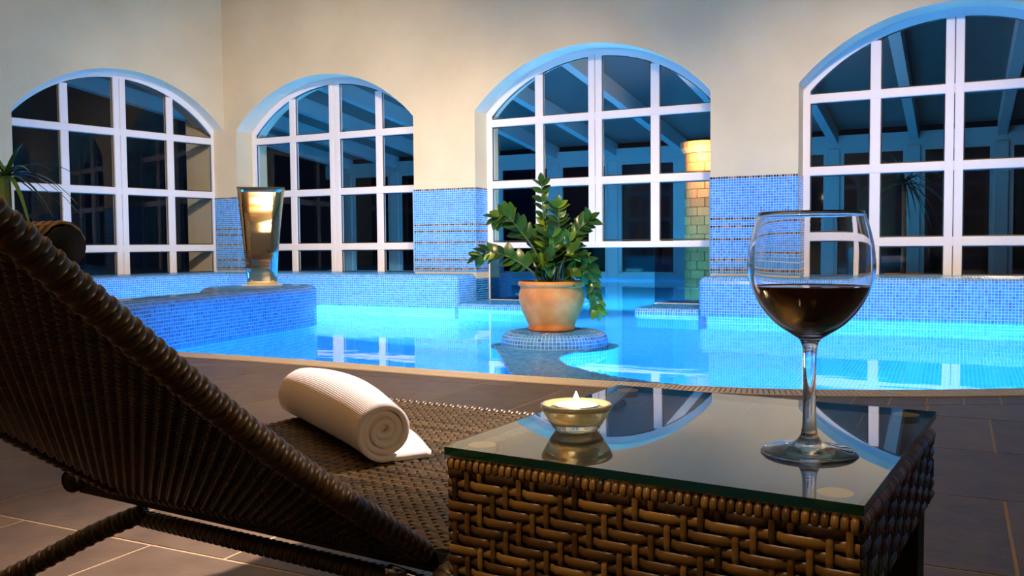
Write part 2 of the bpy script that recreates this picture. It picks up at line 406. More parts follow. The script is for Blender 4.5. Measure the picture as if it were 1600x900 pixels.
def window(name, c, hw, zbot, yg, parent_rot=0, bars=(1.97, 1.298, .634), last=None, bottom=False):
    """casement window; local frame x along wall, y outward"""
    W = empty(name, (0, 0, 0), parent_rot, kind='structure')
    y0, y1 = yg - .035, yg + .035; fr = .062
    # arched outer frame
    bm = bmesh.new(); seg = 32
    pts_o = [(c - hw, zbot)] + [(c + hw * -math.cos(PI * k / seg), arc_z(hw * math.cos(PI * k / seg), hw)) for k in range(seg + 1)] + [(c + hw, zbot)]
    hi = hw - fr
    Rr = (hw * hw + RISE * RISE) / (2 * RISE); zc = SPR + RISE - Rr; Ri = Rr - fr * 1.15
    def inner(dx): return zc + math.sqrt(max(Ri * Ri - dx * dx, 0))
    pts_i = [(c - hi, zbot)] + [(c + hi * -math.cos(PI * k / seg), inner(hi * math.cos(PI * k / seg))) for k in range(seg + 1)] + [(c + hi, zbot)]
    ring = [[bm.verts.new((p[0], y, p[1])) for p in P] for P, y in ((pts_o, y0), (pts_i, y0), (pts_i, y1), (pts_o, y1))]
    for a in range(4):
        A, B = ring[a], ring[(a + 1) % 4]
        for k in range(len(A) - 1): bm.faces.new((A[k], A[k + 1], B[k + 1], B[k]))
    obj('frame', bm, M['frame'], W)
    top = lambda x: inner(x - c)
    xm = [(-.643, .045), (0, .074), (.643, .045)]
    for dx, h in xm:
        x = c + dx
        if h > .06:
            a, b = box('mullion', (x - h, y0 - .004, zbot), (x - .003, y1, top(x) + .02), M['frame'], W, .005), None
            box('mullion', (x + .003, y0 - .004, zbot), (x + h, y1, top(x) + .02), M['frame'], W, .005)
        else: box('mullion', (x - h, y0 + .002, zbot), (x + h, y1 - .003, min(top(x - h), top(x + h)) + .015), M['frame'], W, .006)
    for k, z in enumerate(bars):
        t = .041 if not (last and k == len(bars) - 1) else .032
        box('transom', (c - hi - .01, y0 - .001, z - t), (c + hi + .01, y1 - .001, z + t), M['frame'], W, .006)
    # panes (with a thin black gasket)
    xe = [c - hi, c - .643, c, c + .643, c + hi]; half = [0, .045, .074, .045, 0]
    ze = [zbot] + sorted(bars) + [None]
    for i in range(4):
        xa, xb = xe[i] + half[i], xe[i + 1] - half[i + 1]
        for j in range(len(ze) - 1):
            za = ze[j] + (.041 if j else 0); zb = ze[j + 1] - .041 if ze[j + 1] else None
            if zb is not None and zb - za < .05: continue
            bm = bmesh.new(); n = 1 if zb else 8
            xs = [xa + (xb - xa) * k / n for k in range(n + 1)]
            T = [(zb if zb else top(x)) for x in xs]
            for s, e, ta, tb in zip(xs, xs[1:], T, T[1:]):
                bm.faces.new([bm.verts.new(p) for p in ((s, yg, za), (e, yg, za), (e, yg, tb), (s, yg, ta))])
            bmesh.ops.remove_doubles(bm, verts=bm.verts, dist=1e-5)
            pn = obj('pane', bm, M['pane'], W)
            bm = bmesh.new(); loop = [(xs[0], za), (xs[-1], za)] + [(x, t) for x, t in zip(xs[::-1], T[::-1])]
            cx, cz = sum(p[0] for p in loop) / len(loop), sum(p[1] for p in loop) / len(loop); g = .011
            def ins(p):
                return (p[0] + (g if p[0] < cx else -g) if abs(p[0] - xa) < 1e-6 or abs(p[0] - xb) < 1e-6 else p[0], p[1] + (g if p[1] < za + 1e-6 else -g))
            o_ = [bm.verts.new((p[0], yg - .012, p[1])) for p in loop]; i_ = [bm.verts.new((ins(p)[0], yg - .008, ins(p)[1])) for p in loop]
            for a in range(len(loop)):
                b_ = (a + 1) % len(loop); bm.faces.new((o_[a], o_[b_], i_[b_], i_[a]))
            obj('gasket', bm, M['gasket'], pn)
    return W
ctr = lambda h: (h[0] + h[1]) / 2
window('window_1', ctr(HOLES_A[1]), 1.28, .33, 9.80, ANG_A)
window('window_5', ctr(HOLES_A[0]), 1.28, .33, 9.80, ANG_A)
window('window_2', ctr(HOLES_B[0]), 1.295, .33, YG)
w3 = window('window_3', ctr(HOLES_B[1]), 1.275, .60, YG, bars=(1.97, 1.298, .632), last=True)
window('window_4', ctr(HOLES_B[2]), 1.27, .33, YG)
window('window_6', ctr(HOLES_B[3]), 1.28, .33, YG)
# fixed glass panels beside the swim-through opening
for a, b in ((-4.655, -3.75), (-2.76, -2.13)):
    p = box('glass_panel', (a, YG - .006, .035), (b, YG + .006, .60), M['panel_glass'], w3)
    box('edge_bead', (a, YG - .012, .024), (b, YG + .012, .036), M['silicone'], p)
box('edge_bead', (-4.667, YG - .012, .036), (-4.655, YG + .012, .58), M['silicone'], w3)

# rest of the room
def struct(o): o['kind'] = 'structure'; return o
struct(box('wall_right', (5.4, -3.6, -1.3), (5.6, 9.06, ZC), M['wall']))
struct(box('wall_front', (-10, -3.8, -.2), (5.6, -3.6, ZC), M['wall']))
struct(box('ceiling', (-11, -3.8, ZC), (5.6, 9.06, ZC + .15), M['ceil']))

# ------------------------------------------------------------------ pool
COPE = [(-9.6, 4.05), (-7, 3.98), (-5.2, 3.95), (-4.3, 3.94), (-3.64, 3.95), (-3.16, 3.93), (-2.7, 3.90), (-2.3, 3.875), (-1.93, 3.865), (-1.6, 3.865), (-1.28, 3.87), (-.99, 3.89), (-.73, 3.93), (-.475, 4.01), (-.04, 4.20), (.5, 4.52), (1.2, 5.05), (2.2, 6.0), (3.3, 7.2), (4.0, 8.05)]
COPE = smooth_path(COPE, 5)
CW = .165
cp = Path(COPE)
basin = empty('pool_basin', kind='structure')
# floor and water planes
fl = slab('pool_floor', [(-10.5, 3.0), (5.4, 3.0), (5.4, 16), (-10.5, 16)], -1.35, -1.2, M['basin'], basin)
bm = bmesh.new()
near = [(p.x, p.y) for p in cp.p]
uv = bm.loops.layers.uv.new('UVMap'); d = 0
for a, b in zip(near, near[1:]):
    e = math.dist(a, b); f = bm.faces.new([bm.verts.new(v) for v in ((a[0], a[1], -1.2), (b[0], b[1], -1.2), (b[0], b[1], -.012), (a[0], a[1], -.012))])
    for l, c in zip(f.loops, ((d, -1.2), (d + e, -1.2), (d + e, 0), (d, 0))): l[uv].uv = c
    d += e
bmesh.ops.recalc_face_normals(bm, faces=bm.faces)
obj('pool_wall', bm, M['basin'], basin)
slab('pool_wall', [(-10.5, 16), (5.4, 16), (5.4, 16.2), (-10.5, 16.2)], -1.2, .02, M['basin'], basin)
bm = bmesh.new(); f = bm.faces.new([bm.verts.new(p) for p in [(-9.6, 16, -.02)] + [(x, y, -.02) for x, y in near] + [(5.4, 8.05, -.02), (5.4, 16, -.02)]])
bmesh.ops.recalc_face_normals(bm, faces=bm.faces)
if f.normal.z < 0: f.normal_flip()
bmesh.ops.triangulate(bm, faces=bm.faces)
tag(obj('pool_water', bm, M['water']), 'still turquoise lit water filling the swimming pool', 'water', kind='stuff')

# benches (core + mosaic)
BT = .33
def bench(name, path_pts, outline, tops, r=.06, zt=BT, fil=.07, z0=-.12):
    B = empty(name, kind='structure')
    slab('bench_core', outline, -1.2, zt - .004, M['basin'], B)
    path = Path(fillet(path_pts, fil) if fil else path_pts)
    sweep_mosaic('mosaic_tiles', path, z0, zt, r, B)
    for t in tops: top_mosaic('mosaic_tiles', t, zt, B)
    return B
def rc(x0, y0, x1, y1): return [(x0, y0), (x1, y0), (x1, y1), (x0, y1)]
# shrink cores so the mosaic sits proud, rounded top edge bevelled by a step
def core_outline(pts): return pts
bench('pool_bench', [(-2.127, 9.42), (-2.127, 8.09), (5.35, 8.09)], [(-2.06, 8.155), (5.4, 8.155), (5.4, 9.3), (-2.06, 9.36)], [rc(-2.07, 8.15, 3.2, 8.80)])
bench('pool_bench', [(-7.83, 8.09), (-4.67, 8.09), (-4.67, 9.42), (-5.4, 9.42)], [(-7.9, 8.155), (-4.735, 8.155), (-4.735, 9.36), (-7.9, 9.36)], [rc(-7.9, 8.15, -4.73, 8.80)])
def A(t, n): v = tA * t + nA * n; return (v.x, v.y)
t0 = Vector((-7.83, 8.09, 0)).dot(tA)
bench('pool_bench', [A(-1.0, 9.1), A(t0, 9.1)], [A(-1.0, 9.165), A(t0 + .4, 9.165), A(t0 + .4, 9.9), A(-1.0, 9.9)], [[A(2.2, 9.16), A(6.95, 9.16), A(6.95, 9.78), A(2.2, 9.78)]], fil=0)
# low entry ledges beside the swim-through
led = [('pool_ledge', -4.67, -3.80), ('pool_ledge', -2.75, -2.127)]
bench('pool_ledge', [(-4.68, 8.09), (-3.80, 8.09), (-3.80, 9.6)], [(-4.67, 8.12), (-3.83, 8.12), (-3.83, 9.55), (-4.67, 9.55)], [rc(-4.66, 8.125, -3.83, 9.4)], r=.03, zt=.03)
bench('pool_ledge', [(-2.75, 9.6), (-2.75, 8.09), (-2.12, 8.09)], [(-2.72, 8.12), (-2.13, 8.12), (-2.13, 9.55), (-2.72, 9.55)], [rc(-2.72, 8.125, -2.13, 9.4)], r=.03, zt=.03)

# island wall with the platform for the waterfall
ISL_F = smooth_path([(-4.47, 3.72), (-4.55, 4.12), (-4.66, 4.75), (-4.76, 5.40), (-4.83, 5.85), (-4.90, 6.08)], 6)
ISL = smooth_path([(-4.47, 3.75), (-4.55, 4.12), (-4.66, 4.75), (-4.76, 5.40), (-4.825, 5.88), (-4.93, 6.13), (-5.15, 6.22), (-5.38, 6.12), (-5.56, 5.85), (-5.56, 5.50), (-5.36, 5.22), (-5.06, 5.02), (-4.94, 4.75), (-4.88, 4.3), (-4.82, 3.75)], 6)
isl = empty('pool_island', kind='structure')
ip = Path(ISL)
ins = [(p.x - n.x * .06, p.y - n.y * .06) for p, n in zip(ip.p, ip.n)]
slab('island_core', ins, -1.2, .306, M['basin'], isl)
sweep_mosaic('mosaic_tiles', ip, -.12, .31, .06, isl)
top_mosaic('mosaic_tiles', ins, .31, isl)

# round plinth for the plant, its lower ring and the tiled spur to the deck
PC = Vector((-2.33, 5.29, 0))
def circ(r, n=64, c=PC): return [(c.x + r * math.sin(2 * PI * k / n) * -1, c.y - r * math.cos(2 * PI * k / n) * 1) for k in range(n)]
pl = empty('plant_plinth', kind='structure')
cc = [(PC.x + .345 * math.cos(2 * PI * k / 64), PC.y + .345 * math.sin(2 * PI * k / 64)) for k in range(65)]
slab('plinth_core', [(PC.x + .285 * math.cos(2 * PI * k / 48), PC.y + .285 * math.sin(2 * PI * k / 48)) for k in range(48)], -1.2, .068, M['basin'], pl)
sweep_mosaic('mosaic_tiles', Path(cc), -.03, .075, .06, pl)
# concentric top
def ringfn(u, v):
    r = .285 - v * P_; a = 2 * PI * u / 74; return Vector((PC.x + r * math.cos(a), PC.y + r * math.sin(a), .075)), Vector((0, 0, 1))
mosaic('mosaic_tiles', ringfn, 74, 7, pl)
slab('plinth_ring', [(PC.x + .415 * math.cos(2 * PI * k / 48), PC.y + .415 * math.sin(2 * PI * k / 48)) for k in range(48)], -1.2, -.024, M['basin'], pl)
SPUR = smooth_path([(-1.85, 3.80), (-2.05, 4.08), (-2.30, 4.50), (-2.52, 4.85), (-2.66, 5.08)], 5) + smooth_path([(-2.02, 5.10), (-2.06, 4.80), (-1.98, 4.58), (-1.84, 4.38), (-1.52, 4.13), (-1.15, 3.985), (-.80, 3.93), (-.6, 3.93)], 5)
spur = empty('tiled_spur', kind='structure')
slab('spur_core', SPUR, -1.2, -.013, M['basin'], spur)
top_mosaic('mosaic_tiles', SPUR, -.012, spur)

# mosaic on the piers between the windows
ACC = {37 - k for k in (0, 16, 19, 24, 32, 36)}
def pier(x0, x1, left, right):
    z0 = .345; nv = 38
    cf = lambda i, j: tcol('accent') if j in ACC else tcol()
    pz = empty('pier_tiling', kind='structure')
    n = int(round((x1 - x0) / P_)); s = (x1 - x0) / (n * P_)
    mosaic('mosaic_tiles', rect((x0, YF - .003, z0), (s, 0, 0), (0, 0, 1), (0, -1, 0)), n, nv, pz, colf=cf)
    if right: mosaic('mosaic_tiles', rect((x1 + .003, YF - .003, z0), (0, 1, 0), (0, 0, 1), (1, 0, 0)), 12, nv, pz, colf=cf)
    if left: mosaic('mosaic_tiles', rect((x0 - .003, YG - .04, z0), (0, -1, 0), (0, 0, 1), (-1, 0, 0)), 12, nv, pz, colf=cf)
pier(-5.45, -4.67, True, True); pier(-2.117, -1.31, True, True); pier(1.23, 2.04, True, False)
pier(-8.47, -8.05, False, True)

# ------------------------------------------------------------------ conservatory outside
cons = empty('conservatory', kind='structure')
FY = 16.0; PX = [-11.9, -10.7, -9.5, -8.3, -7.0, -5.8, -4.48, -3.2, -1.88, -.65, .6, 1.9, 3.2, 4.5]
M['cons'] = mat('conservatory_white', (.45, .55, .60), .5)
box('header_beam', (-12.5, FY - .06, 2.12), (5.4, FY + .10, 2.42), M['cons'], cons)
box('sill_beam', (-12.5, FY - .05, .0), (5.4, FY + .10, .12), M['cons'], cons)
for k, x in enumerate(PX):
    box('post', (x - .10, FY - .08, .02), (x + .10, FY + .08, 2.2), M['cons'], cons, .01)
    bm = bmesh.new(); s = .116; zr = 2.40
    vs = bx(bm, x - .065, x + .065, YO, FY + .05, 0, .24)
    for v in vs: v.co.z += zr + (FY - v.co.y) * s - .12
    obj('rafter', bm, M['cons'], cons)
    if k + 1 < len(PX):
        x2 = PX[k + 1]
        box('door_pane', (x + .1, FY - .01, .12), (x2 - .1, FY + .01, 2.12), M['far_pane'], cons)
        for q in (x + .13, x2 - .13): box('door_stile', (q - .035, FY - .05, .1), (q + .035, FY + .02, 2.14), M['cons'], cons)
        bm = bmesh.new()
        bm.faces.new([bm.verts.new(p) for p in ((x, YO, zr + (FY - YO) * s + .12), (x2, YO, zr + (FY - YO) * s + .12), (x2, FY, zr + .12), (x, FY, zr + .12))])
        obj('roof_pane', bm, M['roofp'] if 'roofp' in M else M.setdefault('roofp', mat('dark_roof_panel', (.10, .11, .12), .35)), cons)

# sandstone column beside the outdoor pool
CXY = (-2.93, 11.6)
sc_ = empty('stone_column', (CXY[0], CXY[1], -1.2), 0, label='round orange sandstone column lit from above behind the third window', cat='column')
obj('column_core', lathe([(0, 0), (.265, 0), (.265, 3.0), (0, 3.0)], 24), M['mortar'], sc_)
meshes = []
for row in range(26):
    nst = 9
    for k in range(nst):
        a0 = 2 * PI * (k + (row % 2) * .5) / nst; da = 2 * PI / nst * .95
        am = a0 + da / 2 - (math.pi)
        # only stones on the visible half
        if math.cos(a0 + da / 2 - math.atan2(-CXY[1], -CXY[0])) < -.15: continue
        if len(meshes) < 1:
            bm = bmesh.new(); V = []
            for r in (.255, .285):
                for z in (0, .108):
                    for q in range(4): V.append(bm.verts.new((r * math.cos(da * q / 3), r * math.sin(da * q / 3), z + .006)))
            g = lambda r, z, q: V[r * 8 + z * 4 + q]
            for q in range(3):
                bm.faces.new((g(1, 0, q), g(1, 0, q + 1), g(1, 1, q + 1), g(1, 1, q))); bm.faces.new((g(0, 1, q), g(1, 1, q), g(1, 1, q + 1), g(0, 1, q + 1))); bm.faces.new((g(0, 0, q + 1), g(1, 0, q + 1), g(1, 0, q), g(0, 0, q)))
            for q in (0, 3): bm.faces.new((g(0, 0, q), g(1, 0, q), g(1, 1, q), g(0, 1, q)))
            o = obj('stone', bm, M['stone'], sc_); meshes.append(o); o.location = (0, 0, row * .115); o.rotation_euler = (0, 0, a0)
        else: dup(meshes[0], sc_, (0, 0, row * .115), (0, 0, a0))
obj('capital', lathe([(0, 3.0), (.30, 3.0), (.34, 3.06), (.34, 3.14), (0, 3.14)], 24), M['stone'], sc_)
lm = empty('column_lamp', (-2.62, 11.35, 1.62), 0, label='small glowing lamp mounted near the top of the orange stone column', cat='lamp')
obj('bulb', lathe([(0, -.05), (.04, -.03), (.05, 0), (.035, .045), (0, .06)], 16), M['lamp_glow'], lm, True)
obj('bracket', lathe([(0, .05), (.03, .055), (.03, .09), (0, .09)], 12), M['chrome'], lm)
light('column_lamp_light', 'POINT', (-2.95, 11.1, 1.75), 60, (1, .50, .20), .06)

# spiky plant outside the right-hand window
def spiky(loc, n, L, label, hz=0, seed=1, cat='plant', pot=True, mt='leaf_dark'):
    Q = random.Random(seed); e = empty('spiky_plant', loc, 0, label=label, cat=cat)
    if pot: obj('pot', lathe([(0, 0), (.12, 0), (.17, .26), (.18, .30), (.155, .30), (.15, .26), (0, .26)], 24), M['terra'], e, True)
    bm = bmesh.new(); tube(bm, [(0, 0, .2), (.01, 0, hz * .5), (0, 0, hz)], [.03, .025, .02]); obj('trunk', bm, M['trunk'], e, True)
    for k in range(n):
        a = Q.uniform(0, 2 * PI); up = Q.uniform(-.1, 1.3); l = L * Q.uniform(.7, 1.1); bm = bmesh.new(); prev = None
        d = Vector((math.cos(a), math.sin(a), 0)); s = Vector((-d.y, d.x, 0))
        for q in range(8):
            t = q / 7; p = Vector((0, 0, hz)) + d * l * t * math.cos(up * .7) * .9 + Vector((0, 0, l * (math.sin(up) * t - .75 * t * t * (1.2 - up * .5)))); wd = .016 * (1 - t) ** .7 + .001
            c = [bm.verts.new(p - s * wd), bm.verts.new(p + s * wd), bm.verts.new(p - Vector((0, 0, .004)))]
            if prev:
                bm.faces.new((prev[0], prev[1], c[1], c[0])); bm.faces.new((prev[1], prev[2], c[2], c[1])); bm.faces.new((prev[2], prev[0], c[0], c[2]))
            prev = c
        obj('leaf', bm, M[mt], e)
    return e
spiky((-.52, 10.4, .0), 34, .62, 'dark spiky palm silhouetted behind the right-hand arched window', hz=1.25, seed=4)
box('outdoor_deck', (-1.4, 9.5, -1.2), (5.4, 16, -.0), M['slate'])['kind'] = 'structure'

# ------------------------------------------------------------------ deck
deck = empty('floor', kind='structure')
bm = bmesh.new()
outer = [(p.x + n.x * CW, p.y + n.y * CW) for p, n in zip(cp.p, cp.n)]
# base slab below grout level
pts = [(-10, -3.8)] + [(5.6, -3.8)] + [(5.6, 8.3)] + [(x, y) for x, y in near[::-1]]
f = bm.faces.new([bm.verts.new((x, y, -.0012)) for x, y in pts]); bmesh.ops.triangulate(bm, faces=[f]); bmesh.ops.recalc_face_normals(bm, faces=bm.faces)
obj('grout_bed', bm, M['deck_grout'], deck)
def tile(x0, x1, y0, y1, h=0.0, poly=None):
    g = .0035; bm = bmesh.new(); pts = poly or [(x0 + g, y0 + g), (x1 - g, y0 + g), (x1 - g, y1 - g), (x0 + g, y1 - g)]
    c = Vector((sum(p[0] for p in pts) / len(pts), sum(p[1] for p in pts) / len(pts), 0))
    lo = [bm.verts.new((p[0] - c.x, p[1] - c.y, -.006)) for p in pts]; hi = [bm.verts.new(((p[0] - c.x) * .997, (p[1] - c.y) * .997, h)) for p in pts]
    bm.faces.new(hi)
    for i in range(len(pts)): j = (i + 1) % len(pts); bm.faces.new((lo[i], lo[j], hi[j], hi[i]))
    return obj('tile', bm, M['slate'], deck, loc=c)
TW, TD, Y0 = .41, .558, 3.57
def yb_(x): return max(3.57, edge_y(x) - .20)
def edge_y(x):
    for a, b in zip(outer, outer[1:]):
        if a[0] <= x <= b[0]: return a[1] + (b[1] - a[1]) * (x - a[0]) / max(b[0] - a[0], 1e-6)
    return outer[-1][1]
base = tile(0, TW, 0, TD); first = True
for row in range(-1, 9):
    y1 = Y0 - row * TD
    for k in range(-15, 13):
        x0 = -2.76 + k * TW + (row % 2) * TW * .5
        if row == -1:
            if x0 < -1.1 or x0 > 1.6: continue
            tile(0, 0, 0, 0, poly=[(x0 + .004, Y0 + .004), (x0 + TW - .004, Y0 + .004)] + [(x0 + TW * q, yb_(x0 + TW * q) + .0) for q in (.99, .75, .5, .25, .01)])
            continue
        if row > 5 and x0 < -4.5: continue
        c = (x0 + TW / 2, y1 - TD / 2, 0)
        if first: base.location = c; first = False
        else: dup(base, deck, c)
# border course along the grate
x = -6.0
while x < 1.8:
    wd = .45 if x < -2.1 else .132
    x2 = x + wd; n = 3 if wd > .2 else 1
    top = [(x + (x2 - x) * q / n, edge_y(x + (x2 - x) * q / n) - .004) for q in range(n + 1)]
    top[0] = (x + .003, top[0][1]); top[-1] = (x2 - .003, top[-1][1])
    tile(0, 0, 0, 0, poly=[(x + .003, yb_(x) + .004), (x2 - .003, yb_(x2) + .004)] + top[::-1])
    x = x2
# overflow grate : two rails and slats
gr = empty('overflow_grate', kind='structure')
for off, wd in ((.010, .010), (CW - .012, .010)):
    bm = bmesh.new(); prev = None
    for p, n in zip(cp.p, cp.n):
        c = [bm.verts.new(p + n * (off + s) + Vector((0, 0, z))) for s, z in ((-wd, -.012), (-wd, .004), (wd, .004), (wd, -.012))]
        if prev:
            for i in range(3): bm.faces.new((prev[i], prev[i + 1], c[i + 1], c[i]))
        prev = c
    bmesh.ops.recalc_face_normals(bm, faces=bm.faces); obj('grate_rail', bm, M['coping'], gr)
bm = bmesh.new(); prev = None
for p, n in zip(cp.p, cp.n):
    c = [bm.verts.new(p + n * o + Vector((0, 0, -.0035))) for o in (0, CW)]
    if prev: bm.faces.new((prev[0], prev[1], c[1], c[0]))
    prev = c
obj('channel', bm, M['dark'], gr)
sl = None; d = 4.4; cnt = 0
while d < 11.3 and cnt < 299:
    p, n = cp.at(d)
    if p.x > -4.6:
        if sl is None: sl = box('slat', (-.008, .012, -.003), (.008, CW - .014, .003), M['coping'], gr); o = sl
        else: o = dup(sl, gr)
        o.location = p; o.rotation_euler = (0, 0, math.atan2(n.y, n.x) - PI / 2); cnt += 1
    d += .0215
# dark floor below whirlpool side etc.

# ------------------------------------------------------------------ waterfall spout
wf = empty('waterfall_spout', (-5.27, 5.84, .31), math.radians(38), label='polished steel waterfall blade standing on the tiled pool island', cat='waterfall')
bm = bmesh.new(); N = 22; prev = None
for k in range(N + 1):
    t = k / N; z = .83 * t; y = .13 * (t - .45) ** 2 * 1.9 + (.05 * t) - .02; hw = .122 + .075 * t ** 1.3
    c = [bm.verts.new((s * hw, y + th, z)) for s, th in ((-1, 0), (-.5, -.004), (0, -.006), (.5, -.004), (1, 0), (1, .028), (-1, .028))]
    if prev:
        for i in range(7): bm.faces.new((prev[i], prev[(i + 1) % 7], c[(i + 1) % 7], c[i]))
    else: bm.faces.new(c[::-1])
    prev = c
bm.faces.new(prev); bmesh.ops.recalc_face_normals(bm, faces=bm.faces)
obj('blade', bm, M['steel'], wf)
for p in wf.children[0].data.polygons: p.use_smooth = abs(p.normal.z) < .9
box('base_plate', (-.165, -.05, .0), (.165, .09, .008), mat('pale_base_plate', (.85, .75, .55), .3), wf, .003)
box('outlet_lip', (-.197, .06, .822), (.197, .10, .836), M['chrome'], wf)

# ------------------------------------------------------------------ potted plant
pp = empty('potted_plant', (-2.37, 5.34, .078), math.radians(26.5), label='leafy green plant in a terracotta pot on the round tiled plinth', cat='plant')
obj('pot', lathe([(0, 0), (.150, 0), (.156, .012), (.150, .028), (.158, .05), (.192, .12), (.212, .19), (.214, .235), (.203, .275), (.204, .285), (.216, .292), (.218, .312), (.210, .320), (.192, .320), (.188, .30), (.186, .28), (0, .28)], 64), M['terra'], pp, True)
obj('soil', lathe([(0, .292), (.1, .29), (.187, .282)], 32), M['soil'], pp)
# leaf mesh
bm = bmesh.new(); prev = None
for q in range(7):
    t = q / 6; wd = .74 * math.sin(PI * min(1, t * .93 + .04)) ** .8 * (1 - t * .25); z = -.25 * t * t + .06 * t
    c = [bm.verts.new((t, -wd * .5, z + .08 * wd)), bm.verts.new((t, 0, z)), bm.verts.new((t, wd * .5, z + .08 * wd))]
    if prev: bm.faces.new((prev[0], prev[1], c[1], c[0])); bm.faces.new((prev[1], prev[2], c[2], c[1]))
    prev = c
leaf_me = bpy.data.meshes.new('leaf'); bm.to_mesh(leaf_me); bm.free(); leaf_me.materials.append(M['leaf'])
leaf_me.polygons.foreach_set('use_smooth', [True] * len(leaf_me.polygons))
Q = random.Random(11)
# stems: control points (right, depth, height above soil), leaf start fraction, pairs, leaf length
STEMS = [
 ([(0, 0, 0), (-.02, .02, .22), (-.045, .03, .42), (-.06, 0, .67)], .30, 8, .085, (0, 1, 0)),
 ([(-.03, 0, 0), (-.10, .0, .22), (-.20, -.03, .36), (-.29, -.05, .46), (-.36, -.05, .44)], .38, 8, .095, (0, 1, 0)),
 ([(-.06, -.02, 0), (-.13, -.02, .10), (-.26, -.03, .185), (-.39, -.02, .225), (-.49, 0, .19)], .30, 8, .092, (0, 1, 0)),
 ([(.03, 0, 0), (.055, .02, .2), (.05, .0, .38), (.05, -.01, .52)], .45, 7, .09, (0, 1, 0)),
 ([(.05, .02, 0), (.09, .03, .18), (.15, .02, .33), (.25, .0, .43)], .40, 7, .10, (0, 1, 0)),
 ([(.06, -.02, 0), (.14, -.03, .14), (.22, -.04, .15), (.265, -.05, .0), (.30, -.05, -.16)], .30, 10, .085, (0, 1, 0)),
 ([(.02, -.05, 0), (.07, -.10, .16), (.13, -.14, .22), (.18, -.16, .20)], .3, 5, .10, (1, 0, 0)),
 ([(-.02, -.06, 0), (-.04, -.12, .12), (-.03, -.17, .17), (-.02, -.2, .15)], .25, 5, .10, (1, 0, 0)),
 ([(0, .05, 0), (-.03, .06, .15), (-.08, .08, .30)], .35, 5, .11, (0, 1, 0)),
 ([(0, -.03, 0), (.02, -.08, .2), (.0, -.12, .33)], .35, 5, .10, (0, 1, 0)),
 ([(.05, -.03, 0), (.1, -.1, .06), (.15, -.15, .10), (.2, -.18, .08)], .2, 4, .09, (1, 0, 0)),
 ([(-.05, -.03, 0), (-.08, -.1, .1), (-.10, -.14, .16)], .3, 4, .09, (1, 0, 0)),
 ([(.02, .0, 0), (.05, -.04, .18), (.11, -.06, .29)], .35, 5, .10, (0, 1, 0)),
 ([(0, 0, 0), (-.02, -.03, .13), (.03, -.09, .24)], .3, 5, .10, (0, 1, 0)),
]
for cpts, st, pairs, ll, sd in STEMS:
    pairs = int(pairs * 1.45)
    sp = [Vector(p) + Vector((0, 0, .285)) for p in smooth_path(cpts, 6)]
    bm = bmesh.new(); n = len(sp); tube(bm, sp, [.009 * (1 - .75 * i / n) for i in range(n)], 6); s_o = obj('stem', bm, M['stem'], pp, True)
    for k in range(pairs):
        t = st + (1 - st) * (k + .3) / pairs; fi = t * (n - 1); i = min(int(fi), n - 2); p = sp[i].lerp(sp[i + 1], fi - i); tg = (sp[i + 1] - sp[i]).normalized()
        side0 = tg.cross(Vector(sd)).normalized()
        for s in (-1, 1):
            ax = (side0 * s * Q.uniform(.75, 1) + tg * Q.uniform(.7, 1.1) + Vector((Q.uniform(-.2, .2), Q.uniform(-.45, .25), Q.uniform(-.1, .2)))).normalized()
            up = (Vector((0, -.6, .7)) + Vector((Q.uniform(-.4, .4), Q.uniform(-.4, .4), 0))); yv = up.cross(ax).normalized(); zv = ax.cross(yv)
            lf = bpy.data.objects.new('leaf', leaf_me); COL.objects.link(lf); lf.parent = s_o
            L = 1.12 * ll * Q.uniform(.85, 1.15) * (1 - .25 * (k / pairs))
            lf.matrix_local = Matrix.Translation(p) @ Matrix((ax, yv, zv)).transposed().to_4x4() @ Matrix.Scale(L, 4)
    tipd = (sp[-1] - sp[-2]).normalized(); yv = Vector((0, -.6, .7)).cross(tipd).normalized(); zv = tipd.cross(yv)
    lf = bpy.data.objects.new('leaf', leaf_me); COL.objects.link(lf); lf.parent = s_o
    lf.matrix_local = Matrix.Translation(sp[-1]) @ Matrix((tipd, yv, zv)).transposed().to_4x4() @ Matrix.Scale(ll * .8, 4)

# ------------------------------------------------------------------ side table
TR = math.radians(-6.0)
TZ = .44; GT = .008
tb = empty('side_table', (-.2261, .8925, 0), TR, label='woven brown wicker side table with a green-edged glass top', cat='table')
S = .189                      # half size
SW = .186                     # half size of wicker body
ztop = TZ - GT - .003
# dark cores
box('panel_core', (-SW + .006, -SW + .006, 0.0), (SW - .006, -SW + .05, ztop - .008), M['wick_back'], tb)
box('panel_core', (-SW + .006, SW - .05, 0.0), (SW - .006, SW - .006, ztop - .008), M['wick_back'], tb)
box('panel_core', (-SW + .006, -SW + .05, ztop - .07), (SW - .006, SW - .05, ztop - .008), M['wick_back'], tb)
def ribbon(pts, nrm, wv, hw, th):
    """flat strand through pts; wv width direction, nrm outward"""
    bm = bmesh.new(); prev = None
    for p in pts:
        p = Vector(p)
        c = [bm.verts.new(p + wv * (a * hw) + nrm * (b * th)) for a, b in ((-1, -.3), (-.75, .55), (0, 1), (.75, .55), (1, -.3))]
        if prev:
            for i in range(4): bm.faces.new((prev[i], c[i], c[i + 1], prev[i + 1]))
        prev = c
    bmesh.ops.recalc_face_normals(bm, faces=bm.faces)
    return bm
